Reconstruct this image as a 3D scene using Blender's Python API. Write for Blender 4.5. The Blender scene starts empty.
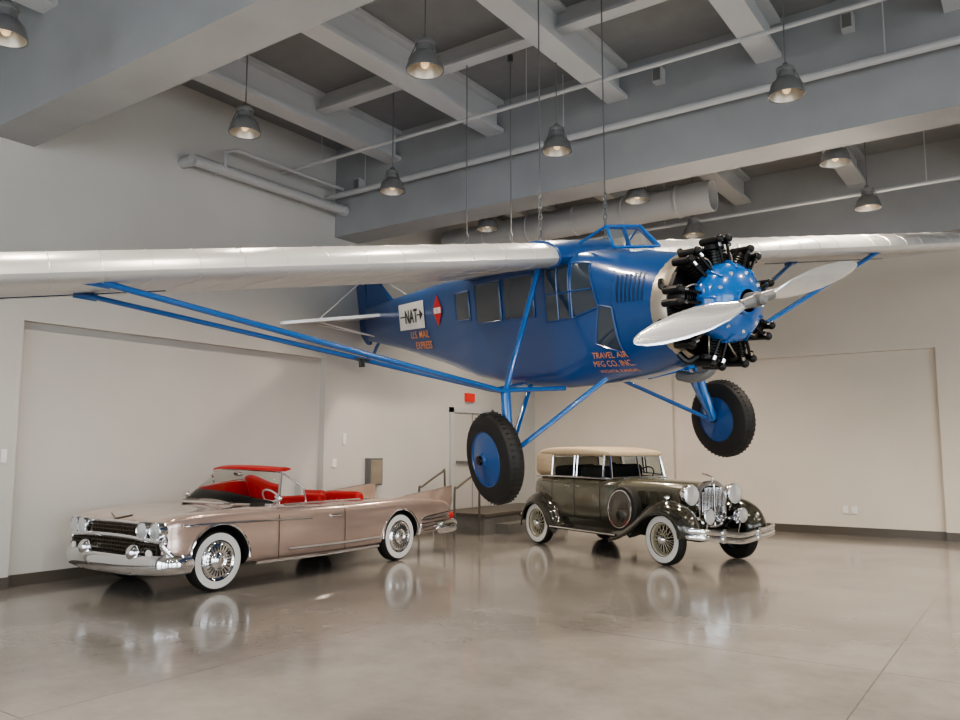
import bpy, bmesh, math, random
from mathutils import Vector, Matrix, Euler
random.seed(3)
V=Vector
# ---------------------------------------------------------------- materials
def mat(name,col,rough=.5,metal=0.,coat=0.,noise=0.,nscale=4.,bump=0.,bscale=40.,trans=0.,emis=0.,alpha=1.):
    m=bpy.data.materials.new(name); m.use_nodes=True
    nt=m.node_tree; b=nt.nodes['Principled BSDF']
    c=(*col,1)
    b.inputs['Base Color'].default_value=c
    b.inputs['Roughness'].default_value=rough
    b.inputs['Metallic'].default_value=metal
    b.inputs['Coat Weight'].default_value=coat
    b.inputs['Coat Roughness'].default_value=.04
    b.inputs['Transmission Weight'].default_value=trans
    b.inputs['Alpha'].default_value=alpha
    if emis:
        b.inputs['Emission Color'].default_value=c; b.inputs['Emission Strength'].default_value=emis
    tc=nt.nodes.new('ShaderNodeTexCoord')
    if noise:
        n=nt.nodes.new('ShaderNodeTexNoise'); n.inputs['Scale'].default_value=nscale; n.inputs['Detail'].default_value=5
        r=nt.nodes.new('ShaderNodeValToRGB')
        r.color_ramp.elements[0].position=.3; r.color_ramp.elements[1].position=.7
        r.color_ramp.elements[0].color=(*[x*(1-noise) for x in col],1)
        r.color_ramp.elements[1].color=(*[min(1,x*(1+noise)) for x in col],1)
        nt.links.new(tc.outputs['Object'],n.inputs['Vector']); nt.links.new(n.outputs['Fac'],r.inputs['Fac'])
        nt.links.new(r.outputs['Color'],b.inputs['Base Color'])
    if bump:
        n2=nt.nodes.new('ShaderNodeTexNoise'); n2.inputs['Scale'].default_value=bscale
        bp=nt.nodes.new('ShaderNodeBump'); bp.inputs['Strength'].default_value=bump; bp.inputs['Distance'].default_value=.01
        nt.links.new(tc.outputs['Object'],n2.inputs['Vector']); nt.links.new(n2.outputs['Fac'],bp.inputs['Height'])
        nt.links.new(bp.outputs['Normal'],b.inputs['Normal'])
    return m
WALL=mat('wall_paint',(.55,.54,.515),.7,noise=.04,nscale=.7,bump=.1)
WALLB=mat('wall_paint_warm_lit',(.70,.635,.555),.7,noise=.04,nscale=.7,bump=.1)  # back wall: stronger warm lamp light painted in as a paler, warmer colour than WALL
BASEM=mat('baseboard_taupe',(.10,.085,.07),.4)
STEEL=mat('painted_steel_grey',(.31,.315,.32),.5,noise=.06,nscale=1.5)
PURL=mat('painted_steel_light',(.50,.505,.51),.5)
DECK=mat('roof_deck_grey',(.22,.222,.225),.6,noise=.06)
PIPE=mat('pipe_paint',(.46,.46,.46),.4)
CHROME=mat('chrome',(.84,.84,.86),.06,1.)
ALU=mat('polished_aluminium',(.95,.95,.96),.2,.75,noise=.03,nscale=6)
ALUD=mat('dull_aluminium',(.50,.45,.38),.4,.8,noise=.15)
BLUE=mat('aircraft_blue',(.008,.064,.225),.28,0,.5,noise=.06,nscale=2)
BLUE2=mat('aircraft_blue_gloss',(.010,.12,.40),.22,0,.7)
BLUED=mat('panel_line_blue',(.005,.028,.09),.4)
SILV=mat('silver_dope_fabric',(.72,.72,.715),.36,.45,noise=.04,nscale=2,bump=.05,bscale=3)
BLK=mat('engine_black',(.010,.010,.010),.3,.3)
RUB=mat('tyre_rubber',(.015,.014,.013),.6,bump=.2)
WHT=mat('whitewall',(.8,.79,.77),.45)
GLD=mat('dark_glass',(.035,.05,.07),.06,0,.7)
GLC=mat('clear_glass',(.85,.92,.92),.02,0,trans=1.)
GLC.node_tree.nodes['Principled BSDF'].inputs['IOR'].default_value=1.15
ORG=mat('lettering_orange',(.80,.32,.10),.5)
WHP=mat('white_paint',(.8,.8,.78),.4)
REDP=mat('red_paint',(.6,.02,.02),.35)
BLKP=mat('black_paint',(.01,.01,.01),.4)
CAD=mat('champagne_rose_metallic',(.64,.49,.425),.2,.6,1.,noise=.03,nscale=3)
REDL=mat('red_leather',(.45,.012,.012),.4)
DARK=mat('wheel_well_dark',(.01,.01,.01),.8)
GRIL=mat('grille_dark_metal',(.16,.13,.10),.3,.9)
OLIV=mat('olive_grey_car_paint',(.125,.120,.088),.2,.25,1.)
OLID=mat('dark_olive_car_paint',(.040,.038,.028),.15,.2,1.)
TAN=mat('tan_canvas',(.50,.40,.275),.8,noise=.08,nscale=20,bump=.2)
LENS=mat('lamp_lens',(.75,.78,.8),.08,.6,.5)
LAMPM=mat('lamp_housing_grey',(.20,.20,.20),.4,.4)
GLOW=mat('lamp_glow',(1.,.74,.46),.5,emis=.5)
EXITM=mat('exit_sign_red',(.7,.04,.03),.5,emis=.15)
CONC=mat('step_concrete',(.16,.155,.145),.5,noise=.1)
DOORM=mat('door_paint',(.50,.485,.46),.5)
WOOD=mat('cream_spokes',(.6,.55,.42),.4,.2)

def floor_mat():
    m=bpy.data.materials.new('polished_concrete'); m.use_nodes=True
    nt=m.node_tree; b=nt.nodes['Principled BSDF']; L=nt.links.new
    tc=nt.nodes.new('ShaderNodeTexCoord')
    n1=nt.nodes.new('ShaderNodeTexNoise'); n1.inputs['Scale'].default_value=.55; n1.inputs['Detail'].default_value=9; n1.inputs['Roughness'].default_value=.7
    r1=nt.nodes.new('ShaderNodeValToRGB')
    r1.color_ramp.elements[0].position=.32; r1.color_ramp.elements[0].color=(.19,.175,.16,1)
    r1.color_ramp.elements[1].position=.68; r1.color_ramp.elements[1].color=(.36,.34,.315,1)
    L(tc.outputs['Object'],n1.inputs['Vector']); L(n1.outputs['Fac'],r1.inputs['Fac'])
    br=nt.nodes.new('ShaderNodeTexBrick'); br.offset=0; br.squash=1
    br.inputs['Scale'].default_value=1; br.inputs['Brick Width'].default_value=4.2; br.inputs['Row Height'].default_value=4.2
    br.inputs['Mortar Size'].default_value=.006; br.inputs['Mortar Smooth'].default_value=.2
    mp=nt.nodes.new('ShaderNodeMapping'); mp.inputs['Location'].default_value=(1.1,1.6,0)
    L(tc.outputs['Object'],mp.inputs['Vector']); L(mp.outputs['Vector'],br.inputs['Vector'])
    mx=nt.nodes.new('ShaderNodeMix'); mx.data_type='RGBA'
    mx.inputs['B'].default_value=(.14,.125,.11,1)
    L(br.outputs['Fac'],mx.inputs['Factor']); L(r1.outputs['Color'],mx.inputs['A'])
    L(mx.outputs['Result'],b.inputs['Base Color'])
    n2=nt.nodes.new('ShaderNodeTexNoise'); n2.inputs['Scale'].default_value=1.3; n2.inputs['Detail'].default_value=6
    mr=nt.nodes.new('ShaderNodeMapRange'); mr.inputs['To Min'].default_value=.12; mr.inputs['To Max'].default_value=.30
    L(tc.outputs['Object'],n2.inputs['Vector']); L(n2.outputs['Fac'],mr.inputs['Value']); L(mr.outputs['Result'],b.inputs['Roughness'])
    n3=nt.nodes.new('ShaderNodeTexNoise'); n3.inputs['Scale'].default_value=2.5
    bp=nt.nodes.new('ShaderNodeBump'); bp.inputs['Strength'].default_value=.16; bp.inputs['Distance'].default_value=.02
    L(tc.outputs['Object'],n3.inputs['Vector']); L(n3.outputs['Fac'],bp.inputs['Height']); L(bp.outputs['Normal'],b.inputs['Normal'])
    b.inputs['Coat Weight'].default_value=.55; b.inputs['Coat Roughness'].default_value=.09
    return m
FLOOR=floor_mat()

# ---------------------------------------------------------------- mesh builder
def axisM(o,d):
    d=V(d).normalized(); q=V((0,0,1)).rotation_difference(d)
    return Matrix.Translation(V(o))@q.to_matrix().to_4x4()
def catmull(pts,n):
    P=[V(p) for p in pts]; P=[2*P[0]-P[1]]+P+[2*P[-1]-P[-2]]; out=[]
    for i in range(1,len(P)-2):
        for k in range(n):
            t=k/n; a,b,c,d=P[i-1],P[i],P[i+1],P[i+2]
            out.append(.5*((2*b)+(c-a)*t+(2*a-5*b+4*c-d)*t*t+(3*b-a-3*c+d)*t**3))
    out.append(P[-2]); return out
class MB:
    def __init__(s): s.v=[];s.f=[];s.m=[];s.s=[]
    def add(s,vs,fs,mi=0,sm=True,M=None):
        o=len(s.v)
        for p in vs:
            p=V(p); s.v.append(M@p if M else p)
        for i,f in enumerate(fs):
            s.f.append([o+k for k in f]); s.m.append(mi[i] if isinstance(mi,(list,tuple)) else mi); s.s.append(sm)
    def box(s,lo,hi,mi=0,M=None):
        x0,y0,z0=lo;x1,y1,z1=hi
        vs=[(x0,y0,z0),(x1,y0,z0),(x1,y1,z0),(x0,y1,z0),(x0,y0,z1),(x1,y0,z1),(x1,y1,z1),(x0,y1,z1)]
        s.add(vs,[(0,3,2,1),(4,5,6,7),(0,1,5,4),(1,2,6,5),(2,3,7,6),(3,0,4,7)],mi,False,M)
    def loft(s,secs,mi=0,cap=True,sm=True,M=None,closed=True):
        n=len(secs[0]);vs=[p for q in secs for p in q];fs=[]
        for i in range(len(secs)-1):
            for j in range(n if closed else n-1):
                k=(j+1)%n; fs.append((i*n+j,i*n+k,(i+1)*n+k,(i+1)*n+j))
        ml=[mi]*len(fs) if not isinstance(mi,(list,tuple)) else [mi[i] for i in range(len(secs)-1) for j in range(n if closed else n-1)]
        if cap and closed:
            fs.append(tuple(range(n))[::-1]); fs.append(tuple((len(secs)-1)*n+j for j in range(n))); ml+= [ml[0],ml[-1]]
        s.add(vs,fs,ml,sm,M)
    def lathe(s,prof,M,mi=0,seg=24,cap=False):
        secs=[]
        for z,r in prof:
            r=max(r,.0005)
            secs.append([(r*math.cos(2*math.pi*k/seg),r*math.sin(2*math.pi*k/seg),z) for k in range(seg)])
        s.loft(secs,mi,cap,True,M)
    def tube(s,a,b,r,r2=None,mi=0,seg=10):
        a=V(a);b=V(b);L=(b-a).length; s.lathe([(0,r),(L,r if r2 is None else r2)],axisM(a,b-a),mi,seg,True)
    def flat(s,a,b,rx,ry,mi=0,seg=12,wide=(1,0,0)):
        a=V(a);b=V(b);t=(b-a).normalized();w=V(wide);w=(w-t*w.dot(t)).normalized();u=t.cross(w)
        s.loft([[p+w*rx*math.cos(2*math.pi*k/seg)+u*ry*math.sin(2*math.pi*k/seg) for k in range(seg)] for p in (a,b)],mi)
    def path(s,pts,r,mi=0,seg=8,sm=0,closed=False):
        P=[V(p) for p in pts]
        if sm: P=catmull(P,sm)
        secs=[];u=None;N=len(P)
        for i,p in enumerate(P):
            t=(P[min(i+1,N-1)]-P[max(i-1,0)]).normalized()
            if u is None: u=t.orthogonal().normalized()
            u=(u-t*u.dot(t)).normalized(); w=t.cross(u)
            secs.append([p+(u*math.cos(2*math.pi*k/seg)+w*math.sin(2*math.pi*k/seg))*r for k in range(seg)])
        s.loft(secs,mi)
    def torus(s,M,R,r,mi=0,seg=24,sr=8,sx=1.):
        vs=[];fs=[]
        for i in range(seg):
            a=2*math.pi*i/seg
            for j in range(sr):
                b=2*math.pi*j/sr; q=R+r*math.cos(b); vs.append((q*math.cos(a)*sx,q*math.sin(a),r*math.sin(b)))
                fs.append((i*sr+j,((i+1)%seg)*sr+j,((i+1)%seg)*sr+(j+1)%sr,i*sr+(j+1)%sr))
        s.add(vs,fs,mi,True,M)
    def sphere(s,c,r,mi=0,sc=(1,1,1)):
        n=10; s.lathe([(-r*math.cos(math.pi*k/n)*sc[2],r*math.sin(math.pi*k/n)) for k in range(n+1)],Matrix.Translation(V(c))@Matrix.Diagonal((sc[0],sc[1],1,1)),mi,16)
    def obj(s,name,mats,parent=None,ang=35,remap=None):
        if remap: s.v=[remap(V(p)) for p in s.v]
        me=bpy.data.meshes.new(name); me.from_pydata([tuple(p) for p in s.v],[],s.f)
        if not isinstance(mats,(list,tuple)): mats=[mats]
        for m in mats: me.materials.append(m)
        me.polygons.foreach_set('material_index',s.m); me.polygons.foreach_set('use_smooth',s.s); me.update()
        bm=bmesh.new(); bm.from_mesh(me); bmesh.ops.remove_doubles(bm,verts=bm.verts,dist=.00005); bmesh.ops.recalc_face_normals(bm,faces=bm.faces); bm.to_mesh(me); bm.free()
        me.set_sharp_from_angle(angle=math.radians(ang))
        o=bpy.data.objects.new(name,me); bpy.context.scene.collection.objects.link(o)
        if parent: o.parent=parent
        return o
def empty(name,loc,rot=(0,0,0)):
    e=bpy.data.objects.new(name,None); e.location=loc; e.rotation_euler=rot; e.empty_display_size=.2
    bpy.context.scene.collection.objects.link(e); return e
def bake(o,ang=35):
    dg=bpy.context.evaluated_depsgraph_get(); dg.update()
    me=bpy.data.meshes.new_from_object(o.evaluated_get(dg),depsgraph=dg); o.modifiers.clear(); o.data=me
    for p in me.polygons: p.use_smooth=True
    me.set_sharp_from_angle(angle=math.radians(ang))
def cut(o,cutters):
    for c in cutters:
        md=o.modifiers.new('b','BOOLEAN'); md.operation='DIFFERENCE'; md.object=c; md.solver='EXACT'
    bake(o)
    for c in cutters: bpy.data.objects.remove(c)

# ---------------------------------------------------------------- room
XL,YB=-10.25,17.0
b=MB(); b.box((-10.7,-6.4,-.2),(9.3,17.4,0)); b.obj('floor',FLOOR)
b=MB(); b.box((-10.7,-6.4,7.1),(9.3,17.4,7.25)); b.obj('ceiling',DECK)
b=MB(); b.box((-10.65,-6.3,0),(-10.37,17.3,7.1))
b.box((-10.37,-6,3.25),(XL,17.12,7.1)); b.box((-10.37,4.2,0),(XL,4.79,3.25)); b.box((-10.37,9.9,0),(XL,17.12,3.25)); b.box((-10.37,-6,0),(XL,-.5,3.25))
b.obj('wall_left',WALL)
b=MB(); b.box((-10.65,17.12,0),(9.3,17.3,7.1)); b.box((XL,YB,3.55),(9,17.12,7.1)); b.box((XL,YB,0),(-6.7,17.12,3.55)); b.box((-1.54,YB,0),(-.9,17.12,3.55)); b.box((4.3,YB,0),(9,17.12,3.55))
b.obj('wall_back',WALLB)
b=MB(); 
for y0,y1,x in ((-6,-.5,XL),(-.5,4.2,-10.37),(4.2,4.79,XL),(4.79,9.9,-10.37),(9.9,12.95,XL),(16.25,17,XL)): b.box((x,y0,0),(x+.02,y1,.14))
b.obj('baseboard_left',BASEM)
b=MB()
for x0,x1,y in ((XL,-6.7,YB),(-6.7,-1.54,17.12),(-1.54,-.9,YB),(-.9,4.3,17.12),(4.3,9,YB)): b.box((x0,y-.02,0),(x1,y,.16))
b.obj('baseboard_back',BASEM)
def winwall(name,axis,c,lo,hi,openings,power,zt=5.0,zb=.4,th=.25):
    b=MB(); cur=lo
    def bx(a0,a1,z0,z1):
        if axis=='y': b.box((a0,c-th,z0),(a1,c,z1))
        else: b.box((c,a0,z0),(c+th,a1,z1))
    for (p,q) in openings: bx(cur,p,0,7.1); bx(p,q,0,zb); bx(p,q,zt,7.1); cur=q
    bx(cur,hi,0,7.1); b.obj(name,WALL)
    for i,(p,q) in enumerate(openings):
        f=MB(); n=4
        for k in range(n+1):
            t=p+(q-p)*k/n
            if axis=='y': f.box((t-.04,c-.16,zb),(t+.04,c-.08,zt))
            else: f.box((c+.08,t-.04,zb),(c+.16,t+.04,zt))
        for k in range(4):
            z=zb+(zt-zb)*k/3
            if axis=='y': f.box((p,c-.16,z-.04),(q,c-.08,z+.04))
            else: f.box((c+.08,p,z-.04),(c+.16,q,z+.04))
        f.obj('window_'+name[5:]+'_%d'%(i+1),BASEM)
        L=bpy.data.lights.new('daylight','AREA'); L.shape='RECTANGLE'; L.size=q-p; L.size_y=zt-zb; L.energy=power*(q-p)*(zt-zb); L.color=(.88,.95,1.)
        o=bpy.data.objects.new('daylight_'+name[5:]+'_%d'%(i+1),L); bpy.context.scene.collection.objects.link(o)
        o.location=((p+q)/2,c-.3,(zb+zt)/2) if axis=='y' else (c+.3,(p+q)/2,(zb+zt)/2)
        d=V((0,1,0)) if axis=='y' else V((-1,0,0))
        o.rotation_euler=d.to_track_quat('-Z','Y').to_euler()
winwall('wall_south','y',-6.0,-10.7,9.3,[(-8.5,-4.2),(-3.2,1.1),(2.1,6.4)],17)
winwall('wall_right','x',9.0,-6.2,17.3,[(-4.5,-.5),(.8,4.8),(6.1,10.1)],17)
for i,(y0,y1) in enumerate(((-1.7,-1.1),(4.2,4.77),(10.06,10.65),(15.9,16.45))):
    b=MB(); b.box((XL,y0,5.47),(9,y1,7.1)); b.obj('ceiling_beam' if i==0 else 'ceiling_beam.%03d'%i,STEEL)
for i in range(8):
    x=-8.85+2.1*i; b=MB()
    for y0,y1 in ((-6,-1.7),(-1.1,4.2),(4.77,10.06),(10.65,15.9)):
        b.box((x-.16,y0,6.58),(x+.16,y1,6.64)); b.box((x-.03,y0,6.64),(x+.03,y1,7.1)); b.box((x-.16,y0,7.04),(x+.16,y1,7.1))
    b.obj('ceiling_purlin' if i==0 else 'ceiling_purlin.%03d'%i,PURL)
b=MB()
for i in range(7):
    x=-8.85+2.1*i
    for y in (.8,2.5,6.2,8.3,12.1,14.2):
        b.box((x+.03,y-.1,6.82),(x+2.07,y+.1,6.86)); b.box((x+.03,y-.02,6.86),(x+2.07,y+.02,7.1))
b.obj('ceiling_joists',PURL)
# pipes & ducts
b=MB(); b.tube((XL,9.82,6.12),(8.9,9.82,6.12),.05); b.tube((XL,8.8,6.30),(8.9,8.8,6.30),.028)
b.tube((XL,13.6,5.7),(2,13.6,5.7),.03)
for x in (-9.3,-5.4,-1.2,3.0): 
    b.tube((x,9.82,6.12),(x,9.82,7.1),.008); b.tube((x,8.8,6.30),(x,8.8,7.1),.006)
    b.tube((x,13.6,5.7),(x,13.6,7.1),.008)
b.obj('ceiling_sprinkler_pipe',PIPE)
b=MB(); b.tube((-9.98,6.9,5.9),(-9.98,9.9,5.9),.085,seg=16); b.tube((-9.98,6.9,5.9),(XL,6.9,5.9),.085,seg=16); b.tube((-9.9,7.6,6.25),(-9.9,9.9,6.25),.03); b.path([(-9.9,7.6,6.25),(-9.9,7.4,6.15),(-9.9,7.4,5.9)],.03); b.tube((-9.98,9.9,5.9),(-9.98,10.05,5.9),.1)
for y in (7.5,9.2): b.tube((-9.98,y,5.9),(XL,y,5.9),.02)
b.obj('ceiling_wall_pipe',PIPE)
b=MB(); M=axisM((-9.9,13,5.92),(1,0,0))
pr=[(0,.27)]
for k in range(1,6): pr+=[(k-.03,.27),(k-.02,.285),(k+.02,.285),(k+.03,.27)]
pr+=[(5.6,.27),(5.6,.24),(5.2,.24),(5.2,.0)]
b.lathe(pr,M,0,28)
for x in (-8,-5.5): b.tube((x,13,6.1),(x,13,7.1),.012)
b.obj('ceiling_ventilation_duct',PIPE)
for i,(x,z) in enumerate(((-4.0,6.75),(-1.6,6.75),(-9.6,6.3))):
    b=MB(); b.box((x-.07,9.92,z-.1),(x+.07,10.055,z+.1)); b.box((x-.05,9.9,z-.08),(x+.05,9.92,z+.08),1); b.obj('loudspeaker' if i==0 else 'loudspeaker.%03d'%i,[PIPE,LAMPM])
# door, exit sign, steps, rail, plates
b=MB(); b.box((XL+.001,13.6,.415),(XL+.03,15.0,2.45)); b.box((XL+.001,13.5,.415),(XL+.06,13.6,2.55),1); b.box((XL+.001,15.0,.415),(XL+.06,15.1,2.55),1); b.box((XL+.001,13.5,2.45),(XL+.06,15.1,2.55),1)
b.box((XL+.03,13.7,1.38),(XL+.09,14.9,1.42),2); b.box((XL+.03,14.29,.415),(XL+.035,14.31,2.45),2); b.obj('door_1',[DOORM,PURL,LAMPM])
b=MB(); b.box((XL,14.05,2.70),(XL+.06,14.36,2.88)); b.obj('exit_sign',EXITM)
b=MB(); b.box((XL+.01,13.0,0),(-9.0,16.2,.4)); b.box((-9.0,13.4,0),(-8.7,15.8,.2)); b.box((XL+.01,12.96,.36),(-8.96,16.24,.41),1); b.obj('entry_steps',[CONC,BASEM])
b=MB()
for x in (-9.9,-9.05):
    b.path([(x,12.1,0),(x,12.1,.88),(x,12.2,.95),(x,12.8,1.2),(x,12.9,1.15),(x,12.9,0)],.022,sm=4)
b.obj('handrail',BASEM)
b=MB(); b.box((XL,10.95,1.0),(XL+.12,11.3,1.5)); b.box((XL+.12,10.98,1.03),(XL+.13,11.27,1.47),1); b.obj('wall_cabinet',[LAMPM,ALUD])
b=MB(); b.box((XL,10.1,1.35),(XL+.02,10.2,1.5)); b.obj('light_switch',WHP)
b=MB(); b.box((XL,10.35,1.75),(XL+.02,10.43,1.95)); b.obj('light_switch.001',WHP)
b=MB(); b.box((XL,4.62,1.5),(XL+.02,4.68,1.66)); b.obj('thermostat',WHP)
for i,x in enumerate((-3.3,-3.14)):
    b=MB(); b.box((x,17.1,.42),(x+.1,17.12,.56)); b.obj('wall_outlet' if i==0 else 'wall_outlet.001',WHP)
# pendants
pm=None
for x in (-7.55,-4.8,-2.0,.75,3.5):
    for y in (.5,3.2,5.9,8.55,11.0,13.4):
        if pm is None:
            b=MB(); I=Matrix.Identity(4)
            b.lathe([(0,.175),(-.005,.19),(.02,.19),(.06,.175),(.12,.16),(.17,.12),(.19,.095),(.26,.09),(.27,.1),(.30,.1),(.31,.06),(.36,.03),(.37,.015)],I,0,28)
            b.lathe([(0,.175),(.05,.16),(.12,.13),(.125,0)],I,1,28)
            b.tube((0,0,.36),(0,0,1.7),.008)
            b.lathe([(1.66,.05),(1.7,.05)],I,0,12,True)
            b.sphere((0,0,.075),.045,2,(1,1,1.2))
            for a in range(3):
                c=2*math.pi*a/3; b.tube((.09*math.cos(c),.09*math.sin(c),.27),(.17*math.cos(c),.17*math.sin(c),.08),.006)
            o=b.obj('pendant_lamp',[LAMPM,ALUD,GLOW]); pm=o.data
        else:
            o=bpy.data.objects.new('pendant_lamp',pm); bpy.context.scene.collection.objects.link(o)
        o.location=(x,y,5.4)
        L=bpy.data.lights.new('pendant_bulb','SPOT'); L.energy=310 if y>10 else 175; L.color=(1,.86,.70); L.spot_size=math.radians(138); L.spot_blend=.6; L.shadow_soft_size=.1
        lo=bpy.data.objects.new('pendant_bulb',L); bpy.context.scene.collection.objects.link(lo); lo.parent=o; lo.location=(0,0,-.04)

# ---------------------------------------------------------------- airplane
PL=empty('monoplane_aircraft',(-1.92,6.84,2.92),(math.radians(8.3),math.radians(4.5),math.radians(-25.6)))
ST=[(-.62,.47,.47,-.47,2),(-.8,.50,.51,-.52,2.2),(-1.2,.55,.58,-.62,2.8),(-1.7,.59,.67,-.70,4.5),(-2.2,.6,.70,-.74,7),(-3.2,.6,.70,-.72,8),(-4.1,.57,.70,-.62,8),(-5,.49,.70,-.47,7),(-7,.29,.66,-.2,5),(-8.9,.05,.6,.0,3)]
def fus(x):
    x=max(min(x,ST[0][0]),ST[-1][0])
    for a,c in zip(ST,ST[1:]):
        if x<=a[0] and x>=c[0]:
            t=(x-a[0])/(c[0]-a[0]); return [a[i]+(c[i]-a[i])*t for i in range(1,5)]
def sidept(x,z,off=.006,side=-1):
    w,zt,zb,n=fus(x); zc=(zt+zb)/2;h=(zt-zb)/2; q=min(.995,abs((z-zc)/h)); y=w*(1-q**n)**(1/n)
    return V((x,side*(y+off),z))
xs=[-.62-.08*i for i in range(0,24)]+[-2.6-.15*i for i in range(0,44)]; xs=[q for q in xs if q>-8.9]+[-8.9]; xs=sorted(set(round(q,3) for q in xs),reverse=True)
secs=[]
for x in xs:
    w,zt,zb,n=fus(x); zc=(zt+zb)/2;h=(zt-zb)/2; s=[]
    for k in range(72):
        a=2*math.pi*k/72; c,sn=math.cos(a),math.sin(a)
        s.append((x,w*math.copysign(abs(c)**(2/n),c),zc+h*math.copysign(abs(sn)**(2/n),sn)))
    secs.append(s)
b=MB(); b.loft(secs); b.obj('fuselage',BLUE,PL,40)
def patch(b,cs,mi=0,off=.006,n=6,side=-1):
    vs=[];fs=[]
    for i in range(n+1):
        for j in range(n+1):
            u=i/n;v=j/n
            x=(1-u)*(1-v)*cs[0][0]+u*(1-v)*cs[1][0]+u*v*cs[2][0]+(1-u)*v*cs[3][0]
            z=(1-u)*(1-v)*cs[0][1]+u*(1-v)*cs[1][1]+u*v*cs[2][1]+(1-u)*v*cs[3][1]
            vs.append(sidept(x,z,off,side))
    for i in range(n):
        for j in range(n): a=i*(n+1)+j; fs.append((a,a+n+1,a+n+2,a+1))
    b.add(vs,fs,mi)
b=MB()
for sd in (-1,1):
    wins=[[(-2.28,-.02),(-1.86,.0),(-1.86,.56),(-2.28,.57)],[(-1.82,.0),(-1.42,.08),(-1.58,.53),(-1.82,.56)],
          [(-3.12,.06),(-2.5,.06),(-2.5,.53),(-3.12,.53)],[(-3.82,.06),(-3.2,.06),(-3.2,.53),(-3.82,.53)],[(-4.42,.12),(-4.0,.12),(-4.0,.48),(-4.42,.48)],
          [(-1.5,-.28),(-1.18,-.38),(-1.24,.06),(-1.42,.10)]]
    for w in wins: patch(b,w,0,.009,side=sd)
    def frame(cs,r=.011,mi=1):
        pts=[]
        for i in range(4):
            a,c=cs[i],cs[(i+1)%4]
            for k in range(5): pts.append(sidept(a[0]+(c[0]-a[0])*k/5,a[1]+(c[1]-a[1])*k/5,.008,sd))
        pts.append(pts[0]); b.path(pts,r,mi,6)
    for w in wins: frame(w,.011,3)
    b.path([sidept(-2.05,.0+.055*k,.012,sd) for k in range(11)],.009,3,6)
    b.path([sidept(-2.25+.082*k,.27,.012,sd) for k in range(10)],.009,3,6)
    for k in range(7):
        patch(b,[(-.88-.05*k,.10),(-.86-.05*k,.10),(-.88-.05*k,.36),(-.90-.05*k,.36)],2,.006,3,sd)
    b.path([sidept(-1.25,-.58+.1*k,.0,sd) for k in range(11)],.004,2,5)
b.obj('cabin_windows',[GLD,BLUE2,BLUED,BLUE],PL)
b=MB()
for sd in (-1,1):
    patch(b,[(-6.75,.10),(-5.62,.10),(-5.62,.50),(-6.75,.50)],0,.010,side=sd)
    patch(b,[(-5.25,.31),(-5.07,.09),(-4.89,.31),(-5.07,.53)],1,.010,side=sd)
    patch(b,[(-5.2,.27),(-4.94,.27),(-4.94,.35),(-5.2,.35)],0,.014,side=sd)
    patch(b,[(-6.7,.29),(-6.45,.29),(-6.45,.31),(-6.7,.31)],2,.014,side=sd); patch(b,[(-5.92,.29),(-5.68,.29),(-5.68,.31),(-5.92,.31)],2,.014,side=sd)
    patch(b,[(-5.8,.22),(-5.66,.30),(-5.66,.30),(-5.8,.38)],2,.014,side=sd)
b.obj('side_markings',[WHP,REDP,BLKP],PL)
def text_on(txt,x0,z0,size,m,off=.012,bold=.0,sx=1.):
    cu=bpy.data.curves.new('lettering','FONT'); cu.body=txt; cu.size=size; cu.offset=bold; cu.align_x='CENTER'
    o=bpy.data.objects.new('lettering',cu); bpy.context.scene.collection.objects.link(o)
    dg=bpy.context.evaluated_depsgraph_get(); me=bpy.data.meshes.new_from_object(o.evaluated_get(dg),depsgraph=dg)
    bpy.data.objects.remove(o)
    bm=bmesh.new(); bm.from_mesh(me)
    bmesh.ops.triangulate(bm,faces=bm.faces)
    bmesh.ops.subdivide_edges(bm,edges=[e for e in bm.edges if e.calc_length()>.03],cuts=2)
    bm.to_mesh(me); bm.free()
    for v in me.vertices: v.co=sidept(x0+v.co.x*sx,z0+v.co.y,off)
    me.materials.clear(); me.materials.append(m)
    q=bpy.data.objects.new('lettering',me); bpy.context.scene.collection.objects.link(q); q.parent=PL
text_on('NAT',-6.17,.20,.28,BLKP,.02,.006)
text_on('U.S. MAIL',-5.85,-.04,.15,ORG,.018,.0015,1.3)
text_on('EXPRESS',-5.72,-.20,.15,ORG,.018,.0015,1.25)
text_on('TRAVEL AIR',-1.36,-.42,.085,ORG,.018,.0,.95)
text_on('MFG CO. INC.',-1.36,-.505,.085,ORG,.018,.0,.85)
text_on('WICHITA, KANSAS',-1.36,-.57,.045,ORG,.016)
text_on('TA',-5.07,.28,.07,REDP,.02)
# wing
WZ=.62
def airfoil(xle,c,z0,th=1.):
    up=[(0,.0),(.012,.035),(.04,.062),(.1,.09),(.2,.11),(.35,.115),(.5,.10),(.7,.07),(.85,.04),(1,.008)]
    lo=[(1,-.004),(.8,-.006),(.5,-.014),(.25,-.03),(.1,-.036),(.03,-.028),(.01,-.015)]
    return [(xle-u*c,z0+v*c*th) for u,v in up+lo]
b=MB(); secs=[]
ys=[0,.6]+[.6+.4*i for i in range(1,17)]+[7.2,7.4,7.6,7.72,7.8,7.85]
full=[-y for y in reversed(ys) if y>0]+ys
for y in full:
    a=abs(y); s=1. if a<7 else math.sqrt(max(0.03,1-((a-7)/.87)**2)); c=2.05*(.35+.65*s); xle=-1.92-(2.05-c)*.4
    secs.append([(px,y,pz) for px,pz in airfoil(xle,c,WZ+.004*a,.55+.4*s)])
b.loft(secs,0,True)
b.obj('wing',SILV,PL,30)
b=MB()
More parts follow.
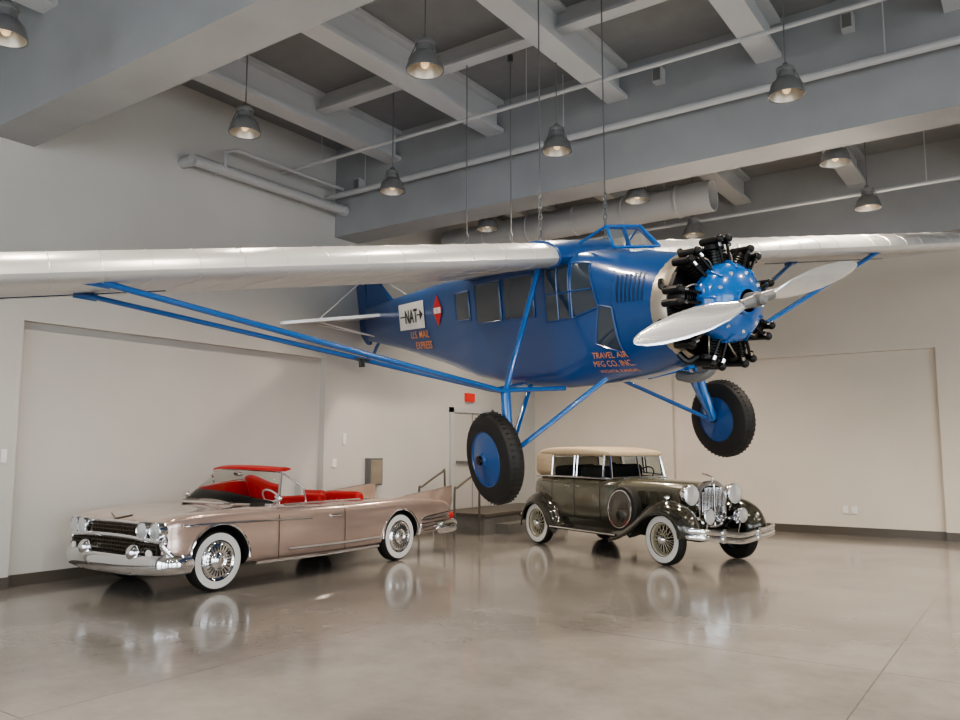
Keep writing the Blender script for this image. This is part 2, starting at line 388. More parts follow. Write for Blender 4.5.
for sd in (-1,1):
    for k in range(18):
        y=sd*(.9+.36*k); A=airfoil(-1.92,2.05,WZ+.004*abs(y),.95)
        b.path([(px,y,pz+(.002 if i<10 else -.002)) for i,(px,pz) in enumerate(A)],.0045,0,5)
    b.box((-3.50,min(sd*4.2,sd*7),WZ-.018),(-3.485,max(sd*4.2,sd*7),WZ-.008),1)
b.obj('wing_ribs',[SILV,BLUED],PL)
b=MB(); secs=[[(px,y,pz+(.006 if i<10 else -.006)) for i,(px,pz) in enumerate(airfoil(-1.88,2.12,WZ))] for y in (-.63,0,.63)]
b.loft(secs)
b.obj('wing_centre_section',BLUE,PL)
b=MB(); z0=.66
fr=[(-1.45,-.30,z0),(-1.64,-.22,.90),(-1.64,.22,.90),(-1.45,.30,z0)]
b.path(fr,.016); b.path([(-1.45,-.30,z0),(-1.45,.30,z0)],.016)
for s in (-1,1): b.path([(-1.64,s*.22,.90),(-2.0,s*.30,.78)],.014)
b.path([(-1.5,0,z0),(-1.64,0,.90)],.012)
b.add([(p[0],p[1],p[2]) for p in fr],[(0,1,2,3)],1,False)
b.obj('windscreen',[BLUE2,GLC],PL)
b=MB()
for s in (-1,1):
    K=(-2.1,s*1.3,-.68);A=(-2.0,s*1.38,-1.3)
    b.flat(K,(-2.15,s*4.9,.59),.055,.028,0); b.flat((-2.35,s*1.3,-.66),(-3.6,s*4.9,.61),.05,.026,0)
    b.flat((-2.3,s*.62,.62),K,.04,.025,0); b.flat(K,A,.055,.05,0)
    b.flat((-1.45,s*.52,-.62),A,.035,.022,0); b.flat((-2.75,s*.58,-.70),A,.035,.022,0)
    b.flat((-2.1,s*.58,-.72),(-2.1,s*1.3,-.66),.04,.025,0); b.flat((-2.9,s*.58,-.68),(-2.35,s*1.3,-.66),.03,.02,0)
    b.tube(K,(-2.35,s*1.3,-.66),.025); b.tube(A,(-2.0,s*1.62,-1.3),.035,mi=1)
    b.tube((-2.05,s*1.34,-1.0),(-2.0,s*1.38,-1.27),.06,mi=0)
    b.tube((-2.17,s*4.8,.56),(-2.17,s*5.0,.61),.04); b.tube((-3.6,s*4.8,.58),(-3.6,s*5.0,.63),.04)
    b.tube((-2.4,s*2.6,-.24),(-2.75,s*2.6,-.21),.012,mi=1); b.box((-2.63,s*2.6-.02,-.30),(-2.57,s*2.6+.02,-.22),1)
b.obj('struts_and_undercarriage',[BLUE2,BLK],PL)
b=MB()
for s in (-1,1):
    M=axisM((-2.0,s*1.55,-1.3),(0,s,0))
    r=.45;w=.105
    b.lathe([(-w,.26),(-w,.36),(-.08,.42),(-.04,.445),(0,.45),(.04,.445),(.08,.42),(w,.36),(w-.005,.27)],M,0,40)
    for k in range(48):
        a=2*math.pi*k/48
        b.box((.435,-.006,-.05),(.452,.006,.05),0,M@Matrix.Rotation(a,4,'Z'))
    b.lathe([(w-.01,.275),(w,.27),(w-.01,.26),(w+.005,.18),(w+.03,.07),(w+.05,.06),(w+.06,.03),(w+.06,0)],M,1,40)
    b.lathe([(-w+.01,.275),(-w-.0,.18),(-w-.02,.06),(-w-.03,0)],M,1,40)
    b.lathe([(w+.04,.05),(w+.08,.045),(w+.085,0)],M,2,16)
b.obj('main_wheels',[RUB,BLUE,BLK],PL)
def outline(pts,th,axis,mi,b,pos=0):
    P=catmull([(x,0,z) for x,z in pts]+[(pts[0][0],0,pts[0][1])],4)[:-1]
    if axis=='y': secs=[[(p.x,pos+d,p.z) for p in P] for d in (-th/2,th/2)]
    else: secs=[[(p.x,p.z,pos+d) for p in P] for d in (-th/2,th/2)]
    b.loft(secs,mi)
b=MB()
outline([(-7.7,.64),(-8.2,1.0),(-8.5,1.33),(-8.75,1.42),(-8.78,.9),(-8.78,.6),(-8.3,.6)],.05,'y',0,b)
outline([(-8.82,1.44),(-9.1,1.40),(-9.35,1.2),(-9.42,.8),(-9.35,.3),(-9.1,.0),(-8.85,-.03),(-8.82,.5),(-8.82,1.0)],.05,'y',0,b)
for s in (-1,1):
    outline([(-7.9,s*.12),(-8.1,s*1.0),(-8.35,s*1.65),(-8.6,s*1.85),(-8.9,s*1.85),(-9.15,s*1.6),(-9.2,s*.9),(-9.15,s*.2),(-8.6,s*.12)],.05,'z',1,b,.42)
    b.tube((-8.4,s*.03,.05),(-8.4,s*1.1,.40),.014,mi=1); b.tube((-8.4,s*1.1,.42),(-8.5,s*.02,1.2),.012,mi=1); b.tube((-8.8,s*.03,.1),(-8.8,s*1.1,.40),.012,mi=1)
b.path([(-8.3,0,.05),(-8.6,0,-.12),(-8.85,0,-.3)],.03,0); b.box((-9.0,-.05,-.33),(-8.78,.05,-.29),2)
b.obj('tail_surfaces',[BLUE,SILV,BLK],PL)
# engine
b=MB(); X=(1,0,0); M0=axisM((0,0,0),X)
b.lathe([(-.76,.507),(-.68,.50),(-.60,.48),(-.56,.44),(-.55,.25),(-.5,.24)],M0,1,40)
b.lathe([(-.5,.26),(-.34,.26)],M0,0,24,True)
for k in range(9):
    a=2*math.pi*k/9; d=V((0,math.sin(a),math.cos(a))); t=V((0,math.cos(a),-math.sin(a)))
    M=axisM(V((-.43,0,0)),d)
    pr=[(.2,.09)]
    for j in range(9): z=.25+.026*j; pr+=[(z,.075),(z+.003,.102),(z+.013,.102),(z+.016,.075)]
    pr+=[(.49,.09),(.53,.085),(.55,.05),(.55,0)]
    b.lathe(pr,M,0,18)
    for q in (-1,1):
        c=V((-.40,0,0))+d*.56+t*q*.055
        b.tube(c-V((.12,0,0)),c+V((.09,0,0)),.036,mi=0,seg=10)
        b.tube(V((-.27,0,0))+d*.2+t*q*.035,V((-.33,0,0))+d*.55+t*q*.055,.014,mi=0,seg=6)
        b.sphere(V((-.31,0,0))+d*.57+t*q*.055,.038,0)
        b.tube(V((-.30,0,0))+d*.50+t*q*.055,V((-.31,0,0))+d*.54+t*q*.055,.018,mi=2,seg=8)
    b.path([V((-.50,0,0))+d*.5+t*.05,V((-.56,0,0))+d*.56+t*.10,V((-.64,0,0))+d*.50+t*.16],.032,0,8,3)
    b.path([V((-.50,0,0))+d*.5-t*.05,V((-.57,0,0))+d*.42-t*.09,V((-.57,0,0))+d*.25-t*.07],.026,0,8,3)
    b.path([V((-.36,0,0))+d*.30+t*.12,V((-.34,0,0))+d*.42+t*.11,V((-.38,0,0))+d*.50+t*.05],.008,1,6,3)
    b.box((-.54,-.07,.30),(-.50,.07,.50),0,Matrix.Rotation(-a-.35,4,'X'))
b.torus(axisM((-.55,0,0),X),.47,.03,0,40,8)
b.path([(-.62,.1,-.45),(-.60,.0,-.60),(-.75,-.05,-.66),(-.95,-.05,-.64)],.05,3,10,4)
b.box((-.66,-.10,-.60),(-.52,.08,-.46),3)
b.obj('radial_engine',[BLK,ALUD,CHROME,LAMPM],PL)
b=MB()
b.lathe([(-.42,.30),(-.40,.345),(-.34,.36),(-.25,.35),(-.19,.30),(-.15,.2),(-.13,.13),(-.09,.12),(-.085,.10)],M0,0,40)
for k in range(9):
    a=2*math.pi*(k+.5)/9; b.tube((-.2,.27*math.sin(a),.27*math.cos(a)),(-.165,.26*math.sin(a),.26*math.cos(a)),.016,mi=1)
    a=2*math.pi*(k)/9; b.path([(-.36,.355*math.sin(a),.355*math.cos(a)),(-.26,.36*math.sin(a),.36*math.cos(a)),(-.18,.295*math.sin(a),.295*math.cos(a))],.014,0,6)
b.obj('engine_nose_case',[BLUE2,ALU],PL)
b=MB()
b.lathe([(-.09,.07),(.02,.07),(.03,.055),(.08,.05),(.10,.03),(.10,0)],M0,1,20)
ang=math.radians(10.5)
for s in (1,-1):
    d=V((0,s*math.cos(ang),s*math.sin(ang))); t=V((1,0,0)).cross(d); secs=[]
    for r,c,th,tw in ((.06,.06,.055,60),(.16,.075,.055,55),(.26,.14,.045,46),(.42,.20,.035,36),(.65,.235,.028,28),(.9,.225,.022,22),(1.15,.18,.016,19),(1.30,.12,.011,17),(1.38,.06,.007,16),(1.40,.02,.004,16)):
        tw=math.radians(tw); cd=-t*math.cos(tw)-V((1,0,0))*math.sin(tw); nd=d.cross(cd); ss=[]
        for k in range(16):
            q=2*math.pi*k/16; ss.append(d*r+cd*(c/2*math.cos(q))+nd*(th/2*math.sin(q)))
        secs.append(ss)
    b.loft(secs,0)
    b.tube(d*.05,d*.2,.05,.045,mi=1,seg=14)
b.obj('propeller',[ALU,LAMPM],PL)
PM=Matrix.LocRotScale(PL.location,PL.rotation_euler,None)
for i,p in enumerate(((-2.5,-.45,.87),(-2.5,.45,.87),(-4.45,-.33,.71),(-4.4,.33,.71))):
    w=PM@V(p); b=MB(); b.tube((w.x,w.y,w.z+.55),(w.x,w.y,7.09),.009,seg=6)
    for j in range(9):
        b.torus(Matrix.Translation((w.x,w.y,w.z+.03+.062*j))@Matrix.Rotation(math.radians(90*(j%2)),4,'Z')@Matrix.Rotation(math.radians(90),4,'X')@Matrix.Scale(1.5,4,(0,1,0)),.022,.007,0,12,6)
    b.tube((w.x,w.y,7.0),(w.x,w.y,7.098),.04)
    b.obj('suspension_cable' if i==0 else 'suspension_cable.%03d'%i,LAMPM)

# ---------------------------------------------------------------- wheel helper
def ww(b,c,s,r,w,mi,wire=False):
    M=axisM(c,(0,s,0)); h=w/2
    b.lathe([(-h,.55*r),(-h,.88*r),(-h*.6,.985*r),(0,r),(h*.6,.985*r),(h*.92,.93*r),(h,.89*r),(h+.004,.8*r),(h,.66*r),(h-.012,.64*r)],M,[mi[0]]*6+[mi[1]]*2+[mi[0]],36)
    if not wire:
        b.lathe([(h-.012,.65*r),(h+.004,.62*r),(h-.01,.56*r),(h+.01,.48*r),(h+.012,.3*r),(h-.002,.26*r),(h+.012,.2*r),(h+.03,.1*r),(h+.032,0)],M,mi[2],36)
        for k in range(24):
            b.box((.33*r,-.005,h+.008),(.5*r,.005,h+.016),mi[0],M@Matrix.Rotation(2*math.pi*k/24,4,'Z'))
    else:
        b.lathe([(h-.012,.65*r),(h-.02,.6*r),(h-.05,.57*r),(h-.09,.56*r),(h-.1,0)],M,[mi[3],mi[3],mi[3],mi[0]],36)
        for k in range(30):
            a=2*math.pi*k/30; a2=a+.25*(1 if k%2 else -1)
            p=M@V((.57*r*math.cos(a),.57*r*math.sin(a),h-.04)); q=M@V((.17*r*math.cos(a2),.17*r*math.sin(a2),h-(.0 if k%2 else .06)))
            b.tube(p,q,.005,mi=mi[3],seg=5)
        b.lathe([(h-.07,.2*r),(h+.0,.2*r),(h+.03,.16*r),(h+.05,.08*r),(h+.05,0)],M,mi[2],20)

# ---------------------------------------------------------------- convertible car
CR=empty('vintage_convertible_car',(-8.98,7.725,0),(0,0,math.radians(-90)))
def nose(p):
    if p.x>2.0: p.x=2.0+(p.x-2.0)*.70
    return p
def ring(x,h): return [(x,y,z) for y,z in h]+[(x,-y,z) for y,z in reversed(h) if y>0.0001]
def csec(x,w,zb,zm,zs,zf,zt,zc):
    return ring(x,[(0,zb),(w-.25,zb),(w-.06,zb+.03),(w-.01,(zb+zm)/2),(w,zm),(w-.02,zm+.10),(w-.005,zs-.08),(w-.02,zs-.01),(w-.05,zs+.01),(w-.16,zf),(w-.32,(zf+zt)/2),(w-.5,zt),(0,zc)])
S=[csec(2.5,.86,.40,.55,.78,.79,.77,.78),csec(2.48,.92,.34,.55,.83,.85,.83,.84),csec(2.3,.97,.27,.56,.88,.90,.87,.89),csec(1.9,.995,.25,.58,.90,.935,.90,.935),
   csec(1.3,1.0,.25,.58,.905,.945,.92,.965),csec(.95,1.0,.24,.58,.905,.95,.95,.99),csec(.75,1.0,.24,.58,.90,.945,.955,.98),csec(.0,1.0,.24,.58,.885,.925,.93,.93),csec(-1.1,1.0,.24,.58,.885,.93,.94,.95),
   csec(-1.6,1.0,.25,.58,.90,.94,.92,.95),csec(-2.2,.985,.28,.58,.90,.92,.86,.89),csec(-2.65,.95,.32,.56,.86,.86,.77,.80),csec(-2.95,.91,.36,.54,.80,.79,.68,.71),csec(-3.05,.86,.4,.52,.72,.70,.62,.64)]
b=MB(); b.loft(S,0,True); o=b.obj('body',[CAD,DARK,REDL],CR,remap=nose)
o.parent=None
md=o.modifiers.new('s','SUBSURF'); md.levels=2; md.render_levels=2
bake(o)
cs=[]
for x in (1.625,-1.625):
    for s in (-1,1):
        c=MB(); c.lathe([(0,.425 if x>0 else .40),(.5,.425 if x>0 else .40)],axisM((x,s*.62,.36),(0,s,0)),1,40,True); cs.append(c.obj('c',[CAD,DARK,REDL]))
c=MB(); hh=[(x,y) for x,y in ((.62,-.62),(.72,0),(.62,.62),(.5,.80),(-.9,.80),(-1.05,.7),(-1.10,0),(-1.05,-.7),(-.9,-.80),(.5,-.80))]
c.loft([[(x,y,z) for x,y in hh] for z in (.40,1.4)],2,True,False); cs.append(c.obj('c',[CAD,DARK,REDL]))
cut(o,cs); o.parent=CR
b=MB()
for s in (-1,1):
    secs=[]
    for x,zb,zt,w in ((-1.3,.88,.90,.02),(-1.8,.86,.95,.05),(-2.3,.82,.995,.06),(-2.75,.74,1.035,.05),(-2.95,.70,1.055,.035),(-3.05,.80,1.06,.01)):
        yc=s*.90 if x>-2.3 else s*(.90-.04*(-2.3-x)/.7)
        secs.append([(x,yc-w,zb),(x,yc-w*.45,(zb+zt)/2),(x,yc-w*.08,zt),(x,yc+w*.08,zt),(x,yc+w*.5,(zb+zt)/2),(x,yc+w,zb)])
    b.loft(secs,0)
    b.path([(-1.8,s*.90,.955),(-2.3,s*.90,1.0),(-2.75,s*.885,1.04),(-3.05,s*.86,1.065)],.008,2,6)
    b.lathe([(0,.06),(.08,.075),(.12,.06),(.16,0)],axisM((-2.98,s*.80,.58),(-1,0,0)),1,16)
b.obj('tail_fins',[CAD,REDP,CHROME],CR,30)
b=MB()
def barloop(b,pts,rx,rz,mi,n=5,seg=12):
    P=catmull(pts,n); secs=[]
    for i,p in enumerate(P):
        t=(P[min(i+1,len(P)-1)]-P[max(i-1,0)]).normalized(); u=t.cross(V((0,0,1))).normalized()
        k=1 if 0<i<len(P)-1 else .4
        secs.append([p+u*(rx*k*math.cos(2*math.pi*j/seg))+V((0,0,rz*k*math.sin(2*math.pi*j/seg))) for j in range(seg)])
    b.loft(secs,mi)
barloop(b,[(2.02,-1.02,.38),(2.35,-1.02,.38),(2.57,-.88,.38),(2.64,-.4,.36),(2.65,0,.36),(2.64,.4,.36),(2.57,.88,.38),(2.35,1.02,.38),(2.02,1.02,.38)],.07,.11,0)
barloop(b,[(2.45,-.98,.62),(2.55,-.8,.64),(2.585,-.4,.665),(2.59,0,.672),(2.585,.4,.665),(2.55,.8,.64),(2.45,.98,.62)],.035,.025,0)
barloop(b,[(2.50,-.7,.81),(2.54,-.4,.825),(2.545,0,.83),(2.54,.4,.825),(2.50,.7,.81)],.02,.018,0)
for s in (-1,1):
    b.lathe([(0,.10),(.05,.10),(.12,.085),(.17,.05),(.19,0)],axisM((2.54,s*.50,.50),(1,0,0)),0,24)
    b.box((2.56,s*.50-.05,.26),(2.68,s*.50+.05,.46),0)
    barloop(b,[(2.2,s*1.0,.38),(2.4,s*.99,.47),(2.5,s*.95,.58),(2.45,s*.93,.66)],.05,.06,0)
    b.lathe([(0,.045),(.03,.05),(.04,0)],axisM((2.58,s*.78,.50),(1,s*.2,0)),2,16)
    for y in (.62,.83):
        M=axisM((2.42-(.04 if y>.7 else 0),s*y,.75),(1,s*.04,0))
        b.lathe([(0,.098),(.17,.103),(.19,.098),(.18,.085)],M,0,24); b.lathe([(.18,.087),(.195,.06),(.20,0)],M,3,24)
    b.path([(2.2,s*1.0,.80),(1.9,s*1.005,.80),(1.3,s*1.012,.79),(.75,s*1.013,.775),(.2,s*1.012,.765)],.014,0,6,3)
    b.path([(.6,s*1.012,.40),(-.4,s*1.012,.39),(-1.15,s*1.01,.40)],.022,0,6,3)
    for z in (.40,.455,.51,.565):
        b.path([(-2.08,s*.992,z),(-2.5,s*.975,z+.01),(-2.9,s*.93,z+.03)],.014,0,6,4)
    b.path([(-2.05,s*.998,.38),(-2.08,s*1.0,.50),(-2.15,s*.995,.60),(-2.95,s*.925,.66)],.016,0,8,4)
    b.path([(1.1,s*1.005,.275),(0,s*1.005,.27),(-1.1,s*1.005,.275)],.022,0,8)
    for xx in (1.625,-1.625):
        R=.43 if xx>0 else .405
        b.path([(xx+R*math.cos(a),s*.998,.36+R*math.sin(a)) for a in [math.pi*(.0+k/20) for k in range(21)]],.014,0,6)
    b.tube((-.15,s*1.0,.77),(-.32,s*1.02,.77),.014); b.sphere((.75,s*.96,1.04),.06,0,(.6,1.2,.8)); b.tube((.75,s*.93,.92),(.75,s*.95,1.0),.012)
    b.path([(.5,s*.80,.945),(-.9,s*.81,.945)],.012,0,6)
barloop(b,[(-2.5,-.98,.42),(-2.85,-.97,.42),(-3.12,-.8,.42),(-3.18,0,.42),(-3.12,.8,.42),(-2.85,.97,.42),(-2.5,.98,.42)],.06,.10,0)
for k in range(30):
    y=-.86+1.72*k/29
    b.box((2.50,y-.006,.46),(2.545,y+.006,.80 if abs(y)<.5 else .62),1)
for k in range(8):
    z=.46+.045*k; w=.86 if z<.62 else .5; b.box((2.50,-w,z-.006),(2.545,w,z+.006),1)
b.box((2.47,-.88,.44),(2.515,.88,.62),4); b.box((2.47,-.5,.6),(2.515,.5,.80),4)
b.path([(2.40,-.22,.895),(2.52,0,.85),(2.40,.22,.895)],.012,1,6)
for s in (-1,1):
    for x in (.75,-.42): b.path([(x,s*1.0,.30),(x,s*1.003,.58),(x,s*.995,.82),(x,s*.955,.905)],.004,4,5)
b.obj('chrome_trim',[CHROME,GRIL,WHP,LENS,DARK],CR,remap=nose)
def wpt(t,v):
    bx=.66+.56*(1-abs(t)**3.5); by=.86*t; bz=.95+.03*(1-t*t)
    tx=.48+.20*(1-t*t); ty=.70*t; tz=1.365+.03*(1-t*t)
    return V((bx+(tx-bx)*v,by+(ty-by)*v,bz+(tz-bz)*v))
b=MB(); vs=[];fs=[];n=24;m=6
for i in range(n+1):
    for j in range(m+1): vs.append(wpt(-1+2*i/n,j/m))
for i in range(n):
    for j in range(m): a=i*(m+1)+j; fs.append((a,a+m+1,a+m+2,a+1))
b.add(vs,fs,1)
b.path([wpt(-1+2*i/n,0) for i in range(n+1)],.016,0); b.path([wpt(-1+2*i/n,1) for i in range(n+1)],.02,0)
for t in (-1,1): b.path([wpt(t,0),wpt(t,1)],.018,0)
hd=[]
for i in range(n+1):
    p=wpt(-1+2*i/n,1); hd.append([p+V((.03,0,.0)),p+V((.02,0,.03)),p+V((-.1,0,.055)),p+V((-.16,0,.045)),p+V((-.16,0,.02)),p+V((-.05,0,.0))])
b.loft(hd,2)
for s in (-1,1):
    q=[(.64,s*.86,.95),(.46,s*.71,1.34),(.22,s*.84,1.16),(.18,s*.86,.95)]
    b.add(q,[(0,1,2,3)],1,False); b.path([q[1],q[2],q[3]],.012,0)
b.sphere((.60,0,1.29),.04,0,(.4,2.4,.9))
b.obj('windshield',[CHROME,GLC,REDL],CR)
def cushion(b,lo,hi,mi,r=.06,M=None):
    x0,y0,z0=lo;x1,y1,z1=hi; cx,cy=(x0+x1)/2,(y0+y1)/2;hx,hy=(x1-x0)/2,(y1-y0)/2; secs=[]
    for z,k in ((z0,1),(z1-r,1),(z1-r*.4,1-.25*r/min(hx,hy)),(z1,1-.9*r/min(hx,hy))):
        secs.append([(cx+hx*k*math.copysign(abs(math.cos(a))**.35,math.cos(a)),cy+hy*(1-(1-k)*hx/hy)*math.copysign(abs(math.sin(a))**.35,math.sin(a)),z) for a in [2*math.pi*(j+.5)/24 for j in range(24)]])
    b.loft(secs,mi,True,True,M)
b=MB()
for x0,zt in ((-.05,1.05),(-.80,1.04)):
    cushion(b,(x0-.15,-.72,.42),(x0+.4,.72,.66),0)
    for s in (-1,1): cushion(b,(x0-.3,min(s*.02,s*.73),.5),(x0-.12,max(s*.02,s*.73),zt),0)
    for k in range(13): 
        y=-.66+.11*k; b.tube((x0-.11,y,.66),(x0-.11,y,zt-.1),.008,mi=1)
cushion(b,(.60,-.80,.72),(1.0,.80,.985),3,.03)
b.box((.58,-.74,.74),(.61,.74,.93),0)
M=axisM((.35,.40,.92),(-.85,0,.5)); b.torus(M,.19,.012,2,28,8); b.tube((.35,.40,.92),(.62,.40,.76),.02,mi=2)
b.tube(M@V((0,-.19,0)),M@V((0,.19,0)),.01,mi=2)
b.obj('interior',[REDL,REDP,WHP,DARK],CR)
b=MB()
for x in (1.625,-1.625):
    for s in (-1,1): ww(b,(x,s*.86,.36),s,.36,.20,(0,1,2,2))
b.obj('wheels',[RUB,WHT,CHROME],CR)

# ---------------------------------------------------------------- 1930s car
SD=empty('antique_touring_car',(-5.68,12.49,0),(0,0,math.radians(-24.1)))
def cab(p):
    p.x-=.27*max(0,min(1,(1.35-p.x)/.8)); 
    if p.x<-1.9: p.x=-1.9+(p.x+1.9)*.6
    return p
def sup(x,w,z0,z1,n=5,N=36):
    zc=(z0+z1)/2;h=(z1-z0)/2
    return [(x,w*math.copysign(abs(math.cos(a))**(2/n),math.cos(a)),zc+h*math.copysign(abs(math.sin(a))**(2/n),math.sin(a))) for a in [2*math.pi*k/N for k in range(N)]]
def supl(P,m=4):
    Q=catmull([V((p[0],p[1],p[2])) for p in P],m); Q2=catmull([V((p[3],0,0)) for p in P],m)
    return [sup(a.x,a.y,a.z,c.x) for a,c in zip(Q,Q2)]
b=MB()
b.loft(supl([(.52,.55,.5,1.19),(.3,.66,.46,1.20),(-.2,.72,.45,1.20),(-.9,.73,.45,1.20),(-1.4,.68,.46,1.20),(-1.72,.56,.5,1.17),(-1.86,.36,.58,1.08)]),0)
b.loft([sup(x,w,z0,z1,3.2) for x,w,z0,z1 in ((1.72,.27,.55,1.14),(1.6,.29,.54,1.17),(1.1,.37,.52,1.19),(.52,.52,.5,1.215),(.38,.6,.5,1.20))],0)
b.box((-1.75,-.42,.34),(1.9,.42,.5),2)
for s in (-1,1):
    b.path([(.5,s*.60,1.19),(.3,s*.67,1.195),(-.3,s*.725,1.2),(-1.0,s*.73,1.2),(-1.5,s*.66,1.19)],.016,1,8,3)
    for x in (.28,-.32,-.95): b.path([(x,s*(.665 if x>0 else .725),.52),(x,s*(.68 if x>0 else .735),.85),(x,s*(.665 if x>0 else .725),1.17)],.005,2,5)
    for x in (-.22,-.42): b.tube((x,s*.745,1.05),(x-.0,s*.765,1.05),.012,mi=1); b.tube((x,s*.765,1.05),(x+(.1 if x>-.3 else -.1),s*.765,1.05),.01,mi=1)
    for k in range(5):
        x=.68+.17*k; w=.50-.105*(x-.52)/.5
        b.box((x,s*(w+.015)-.012,.82),(x+.12,s*(w+.015)+.012,1.02),0,)
    b.box((-.8,min(s*.68,s*.90),.33),(.82,max(s*.68,s*.90),.37),2); b.path([(-.8,s*.90,.355),(.82,s*.90,.355)],.012,1,6)
    b.box((-.8,s*.66-.01,.35),(.9,s*.66+.01,.52),2)
b.obj('body',[OLIV,CHROME,OLID],SD,remap=cab)
def fender(pts,s,name):
    P=catmull([V((p[0],p[2],p[1])) for p in pts],5); vs=[];fs=[];n=12;N=len(P)
    for i,p in enumerate(P):
        t=(P[min(i+1,N-1)]-P[max(i-1,0)]); t=V((t.x,0,t.z)).normalized(); nr=V((-t.z,0,t.x)); 
        if nr.z<0: nr=-nr
        for j in range(n+1):
            u=j/n; yo=.92+p.y; yi=.46; off=.06*math.sin(math.pi*min(1,u*1.1))-.14*u**5-.10*(1-u)**5
            q=V((p.x,0,p.z))+nr*off; vs.append((q.x,s*(yi+(yo-yi)*(1-(1-u)**1.15)),q.z))
    for i in range(N-1):
        for j in range(n): a=i*(n+1)+j; fs.append((a,a+n+1,a+n+2,a+1))
    b=MB(); b.add(vs,fs,0); o=b.obj(name,OLID,SD,60); m=o.modifiers.new('t','SOLIDIFY'); m.thickness=.018; return o
for s in (-1,1):
    fender([(2.08,.42,-.04),(2.06,.60,-.01),(1.92,.78,0),(1.62,.875,0),(1.28,.80,0),(1.0,.62,0),(.74,.47,0),(.45,.38,0)][::-1],s,'front_fender')
    fender([(-.85,.37,0),(-1.0,.45,0),(-1.15,.68,0),(-1.38,.83,0),(-1.62,.86,0),(-1.88,.74,0),(-2.04,.52,-.02),(-2.12,.36,-.05)][::-1],s,'rear_fender')
b=MB()
b.loft(supl([(.44,.55,1.555,1.60),(.34,.60,1.54,1.65),(-.2,.66,1.54,1.70),(-.9,.67,1.54,1.71),(-1.3,.65,1.53,1.69),(-1.5,.6,1.52,1.65)],3),0)
b.loft(supl([(-1.02,.672,1.18,1.68),(-1.3,.662,1.18,1.68),(-1.58,.60,1.18,1.65),(-1.74,.50,1.18,1.56),(-1.82,.40,1.18,1.40)],3),0)
b.box((-1.0,-.60,1.17),(.3,.60,1.19),3)
for s in (-1,1):
    b.add([(.32,s*.62,1.2),(-1.03,s*.68,1.2),(-1.03,s*.645,1.56),(.32,s*.585,1.56)],[(0,1,2,3)],1,False)
    for x in (-.3,-.38,-1.0): b.path([(x,s*.69,1.2),(x,s*.655,1.56)],.014,2,6)
    b.path([(.33,s*.635,1.2),(.33,s*.60,1.56)],.02,2,6)
    b.path([(.33,s*.605,1.545),(-1.03,s*.665,1.545)],.012,2,6)
    b.path([(.48,s*.58,1.20),(.40,s*.54,1.57)],.02,2,6)
b.path([(.48,-.58,1.2),(.51,0,1.21),(.48,.58,1.2)],.016,2,6); b.path([(.40,-.54,1.57),(.42,0,1.575),(.40,.54,1.57)],.018,2,6)
b.path([(.51,0,1.2),(.42,0,1.57)],.012,2,6)
b.add([(.48,-.57,1.2),(.51,0,1.2),(.48,.57,1.2),(.40,.53,1.57),(.42,0,1.575),(.40,-.53,1.57)],[(0,1,4,5),(1,2,3,4)],4,False)
for x in (-.2,-1.0): cushion(b,(x-.15,-.58,.9),(x+.02,.58,1.38),3)
b.torus(axisM((.22,.32,1.22),(-.8,0,.6)),.18,.012,3,24,6)
b.obj('canvas_top',[TAN,GLC,CHROME,DARK,GLC],SD,50,remap=cab)
b=MB()
b.loft([sup(x,w,z0,z1,3.2) for x,w,z0,z1 in ((1.70,.29,.52,1.17),(1.76,.31,.50,1.20),(1.79,.29,.52,1.18))],0)
b.loft([sup(x,w,z0,z1,3.2) for x,w,z0,z1 in ((1.785,.25,.56,1.13),(1.80,.245,.57,1.12))],3)
for k in range(17):
    y=-.23+.46*k/16; b.tube((1.81,y,.60 if abs(y)<.2 else .66),(1.81,y,1.10 if abs(y)<.2 else 1.04),.006)
b.tube((1.82,0,.55),(1.82,0,1.15),.012)
b.path([(1.78,0,1.18),(1.80,0,1.24),(1.70,0,1.28),(1.60,0,1.30)],.012,0,6,3)
for s in (-1,1):
    b.path([(1.62,s*.30,1.05),(1.6,s*.36,1.0)],.015,0)
    M=axisM((1.74,s*.45,1.0),(1,0,0)); b.lathe([(-.16,0),(-.14,.06),(-.07,.12),(.0,.15),(.06,.158),(.08,.148)],M,0,24); b.lathe([(.075,.148),(.095,.09),(.10,0)],M,1,24)
    M=axisM((2.0,s*.34,.70),(1,0,0)); b.lathe([(-.10,0),(-.07,.07),(.0,.105),(.05,.11),(.055,.10)],M,0,20); b.lathe([(.05,.10),(.065,0)],M,1,20); b.tube((2.0,s*.34,.62),(1.95,s*.34,.45),.014)
    b.lathe([(-.22,.02),(-.1,.03),(.0,.05),(.03,.065)],axisM((2.05,s*.17,.66),(1,0,0)),0,16)
    b.tube((1.74,s*.45,.88),(1.70,s*.45,.75),.02)
    b.path([(1.7,s*.36,.42),(2.0,s*.36,.38),(2.22,s*.36,.46)],.025,2,8,3)
    M=axisM((1.60,s*.72,.96),(1,0,0)); b.lathe([(-.09,0),(-.05,.03),(.02,.04),(.04,0)],M,0,14); b.tube((1.58,s*.72,.86),(1.58,s*.72,.94),.01)
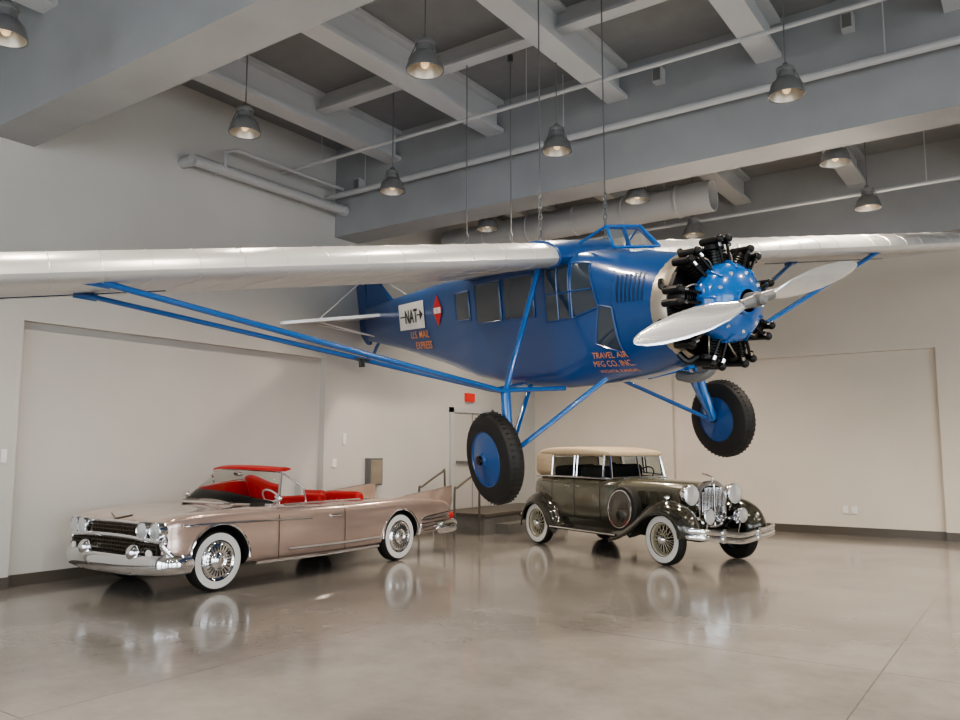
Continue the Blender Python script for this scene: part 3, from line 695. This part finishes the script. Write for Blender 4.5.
for z in (.43,.515):
    barloop(b,[(2.10,-.88,z+.03),(2.24,-.76,z+.02),(2.30,-.4,z-.02),(2.33,0,z-.06),(2.30,.4,z-.02),(2.24,.76,z+.02),(2.10,.88,z+.03)],.014,.038,0)
for y in (-.36,.36): b.box((2.29,y-.03,.36),(2.33,y+.03,.55),0)
barloop(b,[(-2.15,-.8,.46),(-2.25,-.5,.46),(-2.25,.5,.46),(-2.15,.8,.46)],.012,.04,0)
b.tube((1.57,-.7,.37),(1.57,.7,.37),.04,mi=2); b.tube((-1.57,-.7,.37),(-1.57,.7,.37),.05,mi=2)
b.obj('radiator_and_lamps',[CHROME,LENS,OLID,DARK],SD)
b=MB()
for x in (1.57,-1.57):
    for s in (-1,1): ww(b,(x,s*.74,.372),s,.372,.16,(0,1,2,3),True)
for s in (-1,1):
    M=axisM((.68,s*.74,.74),(-.06,s,.08)); 
    b.lathe([(-.08,.2),(-.08,.33),(-.04,.355),(.04,.355),(.07,.33),(.085,.27)],M,0,36); b.lathe([(.085,.29),(.10,.27),(.095,.15),(.12,.06),(.12,0)],M,4,36); b.torus(M@Matrix.Translation((0,0,.09)),.285,.01,2,36,6)
b.obj('wheels',[RUB,WHT,CHROME,WOOD,OLID],SD)

# ---------------------------------------------------------------- world, camera
w=bpy.data.worlds.new('world'); bpy.context.scene.world=w; w.use_nodes=True
bg=w.node_tree.nodes['Background']; sky=w.node_tree.nodes.new('ShaderNodeTexSky'); sky.sky_type='HOSEK_WILKIE'
w.node_tree.links.new(sky.outputs['Color'],bg.inputs['Color']); bg.inputs['Strength'].default_value=.5
try:
    bpy.context.scene.view_settings.view_transform='AgX'
    bpy.context.scene.view_settings.look='AgX - Medium High Contrast'
except Exception as e: print(e)
cam=bpy.data.cameras.new('camera'); co=bpy.data.objects.new('camera',cam); bpy.context.scene.collection.objects.link(co)
cam.sensor_width=36; cam.lens=36*800/960; cam.clip_end=200
co.location=(0,0,1.65); co.rotation_euler=(math.radians(90+6.42),0,math.radians(35))
bpy.context.scene.camera=co
